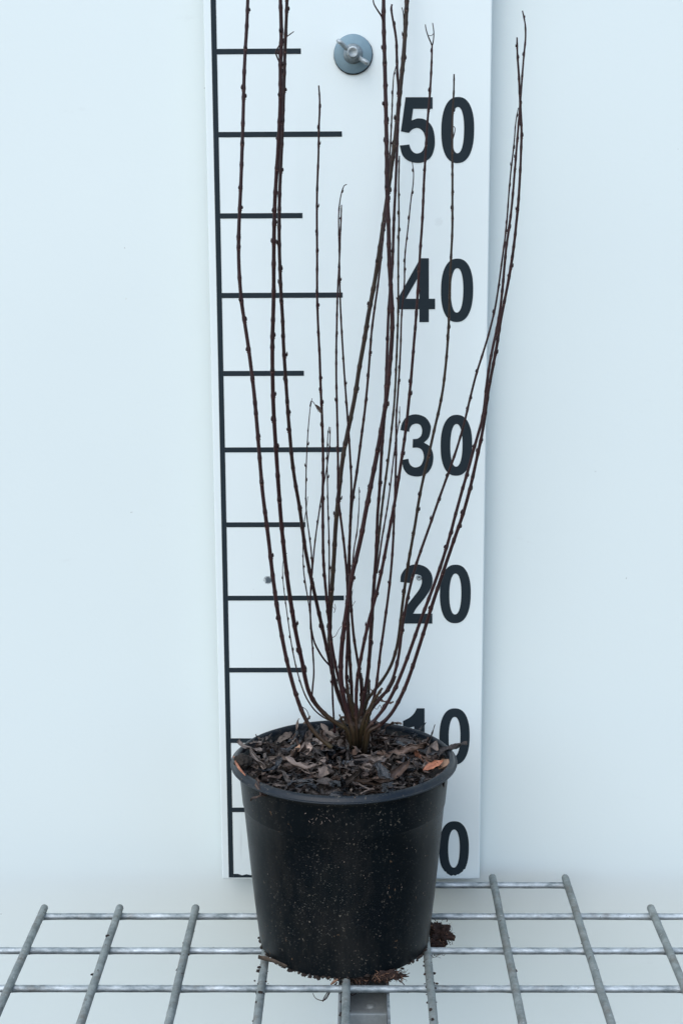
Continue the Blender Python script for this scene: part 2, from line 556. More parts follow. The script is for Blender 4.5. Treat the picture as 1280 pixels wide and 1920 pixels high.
b = MB(); b.add(*lathe([(0.31, 0.98), (0.325, 1.1), (0.31, 1.16), (0.28, 1.17), (0.22, 1.13), (0.1, 1.09), (0.001, 1.085)], p.x, p.z, 0, 32))
make('bolt_end', b.mesh(), M['hardware'], nut)
for sgn in (1, -1):
    d = Vector((-math.cos(math.radians(37)), 0, math.sin(math.radians(37)))) * sgn
    side = Vector((d.z, 0, -d.x))
    v, f = [], []
    prof = [(0.22, 0.42, 0.16, 0.16), (0.45, 0.55, 0.15, 0.20), (0.68, 0.80, 0.14, 0.26), (0.9, 1.05, 0.15, 0.30), (1.05, 1.2, 0.15, 0.27), (1.14, 1.28, 0.11, 0.17), (1.17, 1.3, 0.03, 0.05)]
    n = 12
    for rr, dd, hw, ht in prof:
        for k in range(n):
            a = 2 * math.pi * k / n
            q = Vector((p.x, -dd, p.z)) + d * rr + side * hw * math.cos(a) + (Vector((0, -0.8, 0)) - d * 0.6) * ht * math.sin(a)
            v.append(q)
    for i in range(len(prof) - 1):
        for k in range(n):
            f.append((i * n + k, i * n + (k + 1) % n, i * n + n + (k + 1) % n, i * n + n + k))
    f += [tuple(range(n)), tuple(range((len(prof) - 1) * n, len(prof) * n))]
    b = MB(); b.add(v, f); make('wing', b.mesh(), M['hardware'], nut_body)

# ------------------------------------------------------------------ wire shelf
GX, GY, GS, GZ = -11.79, -5.49, 4.65, -0.16
shelf = empty('wire_shelf', (GX + 20, GY - 5, GZ), 'galvanised wire grid shelf carrying the black pot', 'shelf')
RX, RY = 0.215, 0.255


def wire(pts, r, mat, n=12):
    pts = crom(pts, 0.2 if r == RX else 0.4)
    pts = [q + Vector((noise.noise(q * 0.35) * 0.02, 0, noise.noise(q * 0.4 + Vector((5, 1, 2))) * 0.02)) for q in pts]
    rad = [r * (1 + 0.045 * noise.noise(q * 1.7)) for q in pts]
    if r == RX:      # swollen where the cross wires are welded on
        rad = [q_ * (1 + .16 * math.exp(-((abs((p_.x - GX + 2.5) % 5 - 2.5)) / .32) ** 2)) for q_, p_ in zip(rad, pts)]
    rad = [r * 0.62, r * 0.9] + rad + [r * 0.9, r * 0.62]
    t0 = (pts[0] - pts[1]).normalized(); t1 = (pts[-1] - pts[-2]).normalized()
    pts = [pts[0] + t0 * r * .45, pts[0] + t0 * r * .22] + pts + [pts[-1] + t1 * r * .22, pts[-1] + t1 * r * .45]
    b = MB(); b.tube(pts, rad, n)
    return make('wire', b.mesh(), mat, shelf)


rows = [(GY + GS, GX + 5 * 3 - .3, GX + 35.0), (GY, GX - 0.25, GX + 60)] + [(GY - GS * k, GX - 15, GX + 60) for k in range(1, 5)]
for y, x0, x1 in rows:
    wire([(x0, y, GZ), ((x0 + x1) / 2, y, GZ), (x1, y, GZ)], RX, M['zinc'])
for i in range(-2, 12):
    x = GX + 5 * i
    yb = GY + 0.62 if i not in (3, 4, 5, 6, 7) else GY + GS + 0.55
    if i < 0: yb = GY - GS + 0.55
    wire([(x, yb, GZ + 0.31), (x, -17, GZ + 0.31), (x, GY - GS * 4 - 0.5, GZ + 0.31)], RY, M['dull'])
SHELF_TOP = GZ + 0.31 + RY

# steel arm below the shelf
brx0, brx1 = at_z(634, 1880, -0.8).x, at_z(730, 1880, -0.8).x
arm = empty('shelf_bracket', ((brx0 + brx1) / 2, -8, -0.7), 'grey steel channel bracket under the wire shelf below the pot', 'bracket')
ZT, ZB = -0.42, -1.9
b = MB(); b.box(brx0, brx0 + 0.16, -34, WALL_Y - 0.02, ZB, ZT)
make('flange', bevel(b.mesh(False), 0.04, 2), M['bracket'], arm)
b = MB(); b.box(brx1 - 0.16, brx1, -34, WALL_Y - 0.02, ZB, ZT)
make('flange', bevel(b.mesh(False), 0.04, 2), M['zinc'], arm)
b = MB(); b.box(brx0 + 0.163, brx1 - 0.163, -34, WALL_Y - 0.02, ZB + 0.02, ZB + 0.2)
cfloor = make('channel_floor', b.mesh(False), M['bracket'], arm)
yy = at_z(690, 1903, -1.0).y
b = MB(); b.box(brx0 + 0.163, brx1 - 0.163, yy - 0.12, yy + 0.12, -1.65, -0.9)
make('cross_plate', bevel(b.mesh(False), 0.04, 2), M['bracket'], arm)
q = at_z(694, 1887, ZB + 0.2)
b = MB(); n = 16
pr = [(0.28, 0.0), (0.27, 0.07), (0.18, 0.13), (0.001, 0.15)]
v = [(q.x + r * math.cos(2 * math.pi * k / n), q.y + r * math.sin(2 * math.pi * k / n), ZB + 0.19 + h) for r, h in pr for k in range(n)]
b.add(v, [(i * n + k, i * n + (k + 1) % n, i * n + n + (k + 1) % n, i * n + n + k) for i in range(3) for k in range(n)])
make('rivet', b.mesh(), M['bracket'], cfloor)

# ------------------------------------------------------------------ pot
PX, PY = 8.08, -8.8
LEAN = 0.5          # the pot leans back a little: its foot stands this much nearer the camera than its rim
PZ0, PZ1 = SHELF_TOP - 0.05, 12.1
pot = empty('plant_pot', (PX, PY, PZ0), 'round black plastic plant pot with dusty speckled side', 'pot')


def ring_mesh(prof, n=128, close=False, cx=PX, cy=PY, wob=0.0):
    v, f = [], []
    for r, z in prof:
        for k in range(n):
            a = 2 * math.pi * k / n
            rr = r * (1 + wob * math.sin(2 * a + 0.6) + wob * 0.5 * math.sin(3 * a + z * .1))
            v.append((cx + rr * math.cos(a), cy + rr * math.sin(a) - LEAN * (12.25 - z) / 12, z))
    m_ = len(prof)
    for i in range(m_ if close else m_ - 1):
        j = (i + 1) % m_
        for k in range(n):
            k2 = (k + 1) % n
            f.append((i * n + k, i * n + k2, j * n + k2, j * n + k))
    return v, f


body = [(4.3, PZ0 + 0.35), (4.9, PZ0 + 0.3), (5.0, PZ0 + 0.02), (5.22, PZ0), (5.28, PZ0 + 0.05), (5.31, PZ0 + 0.14), (5.35, PZ0 + 0.5),
        (5.62, 3.2), (5.86, 5.6), (6.06, 7.8), (6.20, 9.35), (6.245, 9.42), (6.265, 9.5), (6.40, 10.9), (6.46, 11.45), (6.50, 11.9),
        (6.42, 11.95), (6.30, 11.3), (6.1, 9.5), (5.8, 6)]
b = MB(); b.add(*ring_mesh(body, wob=0.004))
b.add([(PX + 4.3 * math.cos(2 * math.pi * k / 48), PY - LEAN + 4.3 * math.sin(2 * math.pi * k / 48), PZ0 + 0.35) for k in range(48)], [tuple(range(48))])
make('pot_wall', b.mesh(), M['pot'], pot)
rim = [(6.46, 11.87), (6.80, 11.87), (6.93, 11.875), (6.965, 11.89), (6.975, 11.92), (6.965, 11.95), (6.92, 11.965), (6.86, 11.97), (6.84, 11.985), (6.81, 12.05),
       (6.75, 12.15), (6.68, 12.21), (6.60, 12.245), (6.52, 12.24), (6.46, 12.18), (6.43, 12.06), (6.40, 11.8), (6.36, 11.2)]
b = MB(); b.add(*ring_mesh(rim, wob=0.004))
make('rim', b.mesh(), M['rim'], pot)

# ------------------------------------------------------------------ soil
def litter_z(x, y):
    dx, dy = (x - PX) / 6.3, (y - PY) / 6.3
    r2 = dx * dx + dy * dy
    return 11.62 + 0.36 * (1 - r2) - 0.26 * dy + 0.12 * noise.noise(Vector((x * .6, y * .6, 3)))


v, f = [], []
nr, na = 22, 72
for i in range(nr + 1):
    r = 6.33 * i / nr
    for k in range(na):
        a = 2 * math.pi * k / na; x, y = PX + r * math.cos(a), PY + r * math.sin(a)
        v.append((x, y, litter_z(x, y) - 0.3 + 0.2 * noise.noise(Vector((x * 2.2, y * 2.2, 0))) + 0.08 * noise.noise(Vector((x * 6, y * 6, 0)))))
for i in range(nr):
    for k in range(na):
        k2 = (k + 1) % na
        f.append((i * na + k, i * na + k2, i * na + na + k2, i * na + na + k))
b = MB(); b.add(v, f)
tag(make('potting_soil', b.mesh(), M['soil']), 'dark peat soil filling the black pot under the leaves', 'soil', None, 'stuff')


# ------------------------------------------------------------------ dry leaves
def leaf_mesh(L, W, bend, fold, twist, roll, lobes=0, nu=11, nv=6, seed=0, th=0.022, wav=0.1):
    """a dried leaf along +x, midrib near the origin plane; thickness th"""
    top = []
    for i in range(nu):
        s = i / (nu - 1)
        w = W * 0.5 * (math.sin(math.pi * min(1, s * 0.97 + 0.02)) ** 0.75) * (1.12 - 0.3 * s)
        if lobes: w *= 0.72 + 0.42 * abs(math.sin(lobes * math.pi * s + .3))
        w *= 1 + 0.35 * noise.noise(Vector((s * 7, seed * 1.3, 9)))
        w = max(w, 0.018)
        ang = bend * (s - 0.35)
        if abs(bend) > 1e-3:
            R_ = L / bend
            cx_, cz_ = R_ * math.sin(bend * (s - .35)), R_ * (1 - math.cos(bend * (s - .35)))
        else: cx_, cz_ = L * (s - .35), 0
        T = Vector((math.cos(ang), 0, math.sin(ang))); N = Vector((-math.sin(ang), 0, math.cos(ang)))
        tw = twist * (s - .4)
        B = Vector((0, 1, 0)) * math.cos(tw) + N * math.sin(tw); N2 = -Vector((0, 1, 0)) * math.sin(tw) + N * math.cos(tw)
        for j in range(nv):
            u = 2 * j / (nv - 1) - 1
            if abs(roll) > 1e-3:
                a = u * roll; rr = w / roll
                bx, nz = rr * math.sin(a), rr * (1 - math.cos(a))
            else: bx, nz = u * w, 0
            nz += fold * abs(u) * w + wav * L * 0.16 * noise.noise(Vector((s * 5, u * 2, seed * 3.7)))
            top.append(Vector((cx_, 0, cz_)) + B * bx + N2 * nz)
    f = [(i * nv + j, i * nv + j + 1, (i + 1) * nv + j + 1, (i + 1) * nv + j) for i in range(nu - 1) for j in range(nv - 1)]
    n = len(top)
    bot = [p - Vector((0, 0, th)) for p in top]
    fb = [tuple(reversed([k + n for k in q])) for q in f]
    border = [j for j in range(nv)] + [i * nv + nv - 1 for i in range(1, nu)] + [(nu - 1) * nv + j for j in range(nv - 2, -1, -1)] + [i * nv for i in range(nu - 2, 0, -1)]
    fs = [(border[k], border[(k + 1) % len(border)], border[(k + 1) % len(border)] + n, border[k] + n) for k in range(len(border))]
    return top + bot, f + fb + fs


litter = empty('leaf_litter', (PX, PY, 11.5), 'layer of dry dark brown leaves covering the soil in the pot', 'leaves')
leafmats = ['leaf0', 'leaf1', 'leaf2', 'leaf0', 'leaf1', 'leaf2', 'leaf3']
variants = []
for i in range(56):
    kind = i % 4
    L = uni(1.3, 3.3) if kind < 3 else uni(0.7, 1.3)
    W = L * uni(0.04, 0.08) if i % 8 == 0 else L * uni(0.11, 0.2) if kind < 2 else L * uni(0.18, 0.33)
    vv, ff = leaf_mesh(L, W, uni(-2.6, 3.2), uni(0.1, 1.1), uni(-3.2, 3.2), uni(0.8, 3.0) if kind in (1, 3) else uni(-0.8, 1.2), 0, 13, 5, i, wav=uni(.3, 1.2))
    me = mesh_from(vv, ff); me.name = 'leaf'
    me.materials.append(M[leafmats[i % 7]] if rnd() > 0.09 else M['leaf4'])
    variants.append(me)


def leaf_matrix(x, y, z, yaw, pitch, rl, s=1.0):
    return Matrix.Translation(Vector((x, y, z)) * CM) @ Matrix.Rotation(yaw, 4, 'Z') @ Matrix.Rotation(pitch, 4, 'Y') @ Matrix.Rotation(rl, 4, 'X') @ Matrix.Scale(s, 4)


def put_leaf(me, mat4, parent, name='leaf'):
    o = bpy.data.objects.new(name, me); link(o, parent)
    if parent is not None: o.matrix_parent_inverse = Matrix.Translation(-parent.location)
    o.matrix_basis = mat4
    return o


CROWN = at_z(665, 1383, 11.4)
# lower layer, one mass
bm = bmesh.new()
for i in range(620):
    r = 6.25 * math.sqrt(rnd()); a = uni(0, 2 * math.pi); x, y = PX + r * math.cos(a), PY + r * math.sin(a)
    n0 = len(bm.verts)
    bm.from_mesh(random.choice(variants)); bm.verts.ensure_lookup_table()
    bmesh.ops.transform(bm, matrix=leaf_matrix(x, y, litter_z(x, y) - uni(0.02, .28), uni(0, 6.28), uni(-.5, .5), uni(-.9, .9), uni(.45, .85)), verts=bm.verts[n0:])
me = bpy.data.meshes.new('crumbled_leaves'); bm.to_mesh(me); bm.free()
o = make('crumbled_leaves', me, M['leaf0'], litter)
for mm in ('leaf1', 'leaf2', 'leaf3'): me.materials.append(M[mm])
mi = [0] * len(me.polygons); cur = 0
for i in range(len(mi)):
    if i % 150 == 0: cur = random.choice((0, 0, 0, 1, 2, 3))
    mi[i] = cur
me.polygons.foreach_set('material_index', mi)
me.polygons.foreach_set('use_smooth', [True] * len(mi))
o['kind'] = 'stuff'
# leaves one can pick out
cnt = 0
while cnt < 215:
    r = 6.35 * math.sqrt(rnd()); a = uni(0, 2 * math.pi); x, y = PX + r * math.cos(a), PY + r * math.sin(a)
    if (x - CROWN.x) ** 2 + ((y - CROWN.y) * 1.0) ** 2 < 1.0: continue
    edge = r / 6.35
    pit, rl = uni(-.5, .5), uni(-1.0, 1.0)
    put_leaf(random.choice(variants), leaf_matrix(x, y, litter_z(x, y) + uni(.02, .34), uni(0, 6.28), pit, rl, uni(.8, 1.35) * (1 - .35 * (edge > .82))), litter)
    cnt += 1
# leaves that stand up or hang over the rim
for (px, py, yv, yaw, pitch, rl, s, vi) in (
        (498, 1385, -6.0, 2.6, 0.5, 0.5, 1.0, 0), (478, 1392, -7.6, 3.0, 0.2, 1.2, 0.9, 4), (474, 1404, -8.6, 2.9, -.1, .4, .6, 8),
        (556, 1370, -4.5, 1.2, -1.0, 0.4, 0.75, 12), (572, 1372, -4.3, 2.1, -.8, 1.0, .9, 16), (780, 1375, -4.2, 0.5, -.5, .5, .95, 20),
        (805, 1390, -5.6, 1.1, -.9, .8, 1.0, 24), (834, 1410, -7.8, 0.35, -.42, 0.3, .9, 28), (838, 1424, -8.6, 0.2, -.1, 1.0, .7, 32),
        (690, 1350, -6.0, 0.9, -.9, .5, .8, 36), (708, 1308, -6.1, -0.6, .5, .3, .8, 40), (690, 1298, -6.0, 1.2, .9, .6, .5, 10), (676, 1350, -7.6, 1.6, 1.1, .6, .8, 18), (650, 1352, -7.8, .4, .6, 1.2, .7, 26), (742, 1357, -4.0, 2.6, .2, .5, .8, 44),
        (500, 1445, -12.9, 0.6, .1, .3, .9, 48), (540, 1462, -13.7, 1.9, .1, -.4, .8, 52), (720, 1460, -13.4, .3, .1, .4, 1.0, 21), (690, 1470, -14.0, -.2, 0, .3, .9, 33)):
    q = at_y(px, py, yv)
    put_leaf(variants[vi], leaf_matrix(q.x, q.y, max(q.z, 11.6), yaw, pitch, rl, s), litter)


for k in range(46):
    a = uni(0, 6.28); rr = abs(random.gauss(.8, .5))
    x, y = CROWN.x + rr * math.cos(a) * 1.2, CROWN.y + rr * math.sin(a) * .8
    put_leaf(variants[(k * 3) % 56], leaf_matrix(x, y, 11.7 + uni(0, 1.0) * max(0, 1.4 - rr), uni(0, 6.28), uni(-1.2, 1.2), uni(-1, 1), uni(.4, .85)), litter)


for k in range(30):      # scraps caught round the foot of the stems
    x, y = CROWN.x + random.gauss(0, .95), CROWN.y - uni(.5, 1.9)
    put_leaf(variants[(k * 5 + 1) % 56], leaf_matrix(x, y, 11.95 + uni(0, .6) * max(0, 1.3 - abs(x - CROWN.x)), uni(0, 6.28), uni(-1.3, 1.3), uni(-1, 1), uni(.4, .8)), litter)


def single_leaf(name, px, py, z, L, W, bend, fold, twist, roll, lobes, yaw, pitch, rl, mat, label, cat='leaf', wav=.5, nu=16, nv=9):
    q = at_z(px, py, z)
    vv, ff = leaf_mesh(L, W, bend, fold, twist, roll, lobes, nu, nv, px * .1, wav=wav)
    me = mesh_from(vv, ff); me.name = name; me.materials.append(M[mat])
    o = put_leaf(me, leaf_matrix(q.x, q.y, q.z, yaw, pitch, rl), None, name)
    return tag(o, label, cat)


single_leaf('fallen_leaf', 788, 1426, 12.0, 1.5, 1.25, .5, .35, .3, .3, 3, 2.3, -.3, .55, 'orange', 'rust orange lobed leaf lying at the right of the pot', wav=.6)
single_leaf('fallen_leaf', 806, 1440, 12.05, 1.5, .5, .5, .5, .5, .6, 0, 0.5, -.25, .5, 'orange', 'narrow orange brown leaf folded beneath the lobed orange leaf')
single_leaf('fallen_leaf', 828, 1437, 12.05, 1.0, .6, .7, .5, .4, .8, 0, 0.8, -.35, .5, 'tan', 'small pale tan leaf against the right rim of the pot')
single_leaf('fallen_leaf', 806, 1412, 12.05, 1.5, .7, .6, .4, .5, .5, 0, 1.1, -.5, .7, 'leaf4', 'crumpled grey leaf standing behind the orange leaf')
single_leaf('fallen_leaf', 570, 1410, 12.15, 1.35, .75, -.5, .6, .3, .5, 0, 1.05, -.55, .5, 'leaf4', 'pale grey curled leaf standing upright left of the stems')
single_leaf('fallen_leaf', 557, 1414, 12.05, 1.1, .5, .3, .4, .2, .3, 0, 1.3, -.6, -.3, 'tan', 'tan leaf half hidden behind the pale curled grey leaf')
single_leaf('fallen_leaf', 515, 1427, 12.05, 2.6, .55, .3, .5, .4, 1.4, 0, -0.08, 0, .4, 'leaf4', 'long rolled pale leaf lying across the left litter', wav=.3)
single_leaf('fallen_leaf', 607, 1452, 12.1, 1.2, .8, .8, .5, .3, .5, 0, 0.9, -.4, .3, 'leaf4', 'beige pointed leaf tip near the front of the pot')
single_leaf('fallen_leaf', 772, 1400, 11.9, 1.8, 1.0, .4, .2, .2, .2, 0, 2.6, 0, .1, 'leaf3', 'shiny blue black wet leaf in front of number 10')
single_leaf('fallen_leaf', 652, 1437, 12.0, 1.6, .8, .4, .3, .2, .4, 0, .3, 0, .2, 'leaf3', 'shiny dark wet leaf in the middle front of the litter')
# orange needle at the left rim
q0, q1, q2 = at_y(438, 1418, -9.8), at_y(447, 1438, -11.4), at_y(460, 1454, -12.6)
b = MB(); cc = crom([q0, q1, q2], .1); b.tube(cc, [0.035 + 0.05 * math.sin(math.pi * (i + .5) / len(cc)) for i in range(len(cc))], 8)
tag(make('dry_needle', b.mesh(), M['orange']), 'thin orange dry stalk lying along the left rim', 'stalk')
# dark clod against the left rim
q = at_y(456, 1428, -10.6)
bm = bmesh.new(); bmesh.ops.create_icosphere(bm, subdivisions=4, radius=0.55)
for vv in bm.verts:
    n_ = vv.co.normalized(); vv.co = n_ * (0.5 + .22 * noise.noise(n_ * 2.5) + .12 * noise.noise(n_ * 7)); vv.co = Vector((vv.co.x, vv.co.y, vv.co.z * .8)) + q; vv.co *= CM
me = bpy.data.meshes.new('soil_clod'); bm.to_mesh(me); bm.free(); me.polygons.foreach_set('use_smooth', [True] * len(me.polygons))
tag(make('soil_clod', me, M['soil']), 'dark clod of soil against the left rim of the pot', 'soil clod')
# thin pale roots and stalks among the litter
stk = MB()
for (pts) in ([(693, 1360), (694, 1390), (697, 1415), (703, 1432)], [(700, 1420), (715, 1424), (730, 1418), (734, 1405), (726, 1392)],
              [(672, 1470), (688, 1478), (702, 1480)], [(676, 1488), (688, 1482), (700, 1478)], [(480, 1420), (490, 1437), (500, 1450)],
              [(664, 1420), (680, 1415), (700, 1418)], [(560, 1440), (580, 1450), (600, 1445)], [(545, 1395), (560, 1380), (580, 1375)]):
    cc = crom([at_z(x, y, 12.05) for x, y in pts], .12)
    stk.tube(cc, [uni(.03, .055) for _ in cc], 6)
make('stalk', stk.mesh(), M['leaf4'], litter)

# ------------------------------------------------------------------ shrub
shrub = empty('shrub', (CROWN.x, CROWN.y, 11.2), 'bare multi-stemmed shrub with thin dark purple brown budded stems', 'shrub')
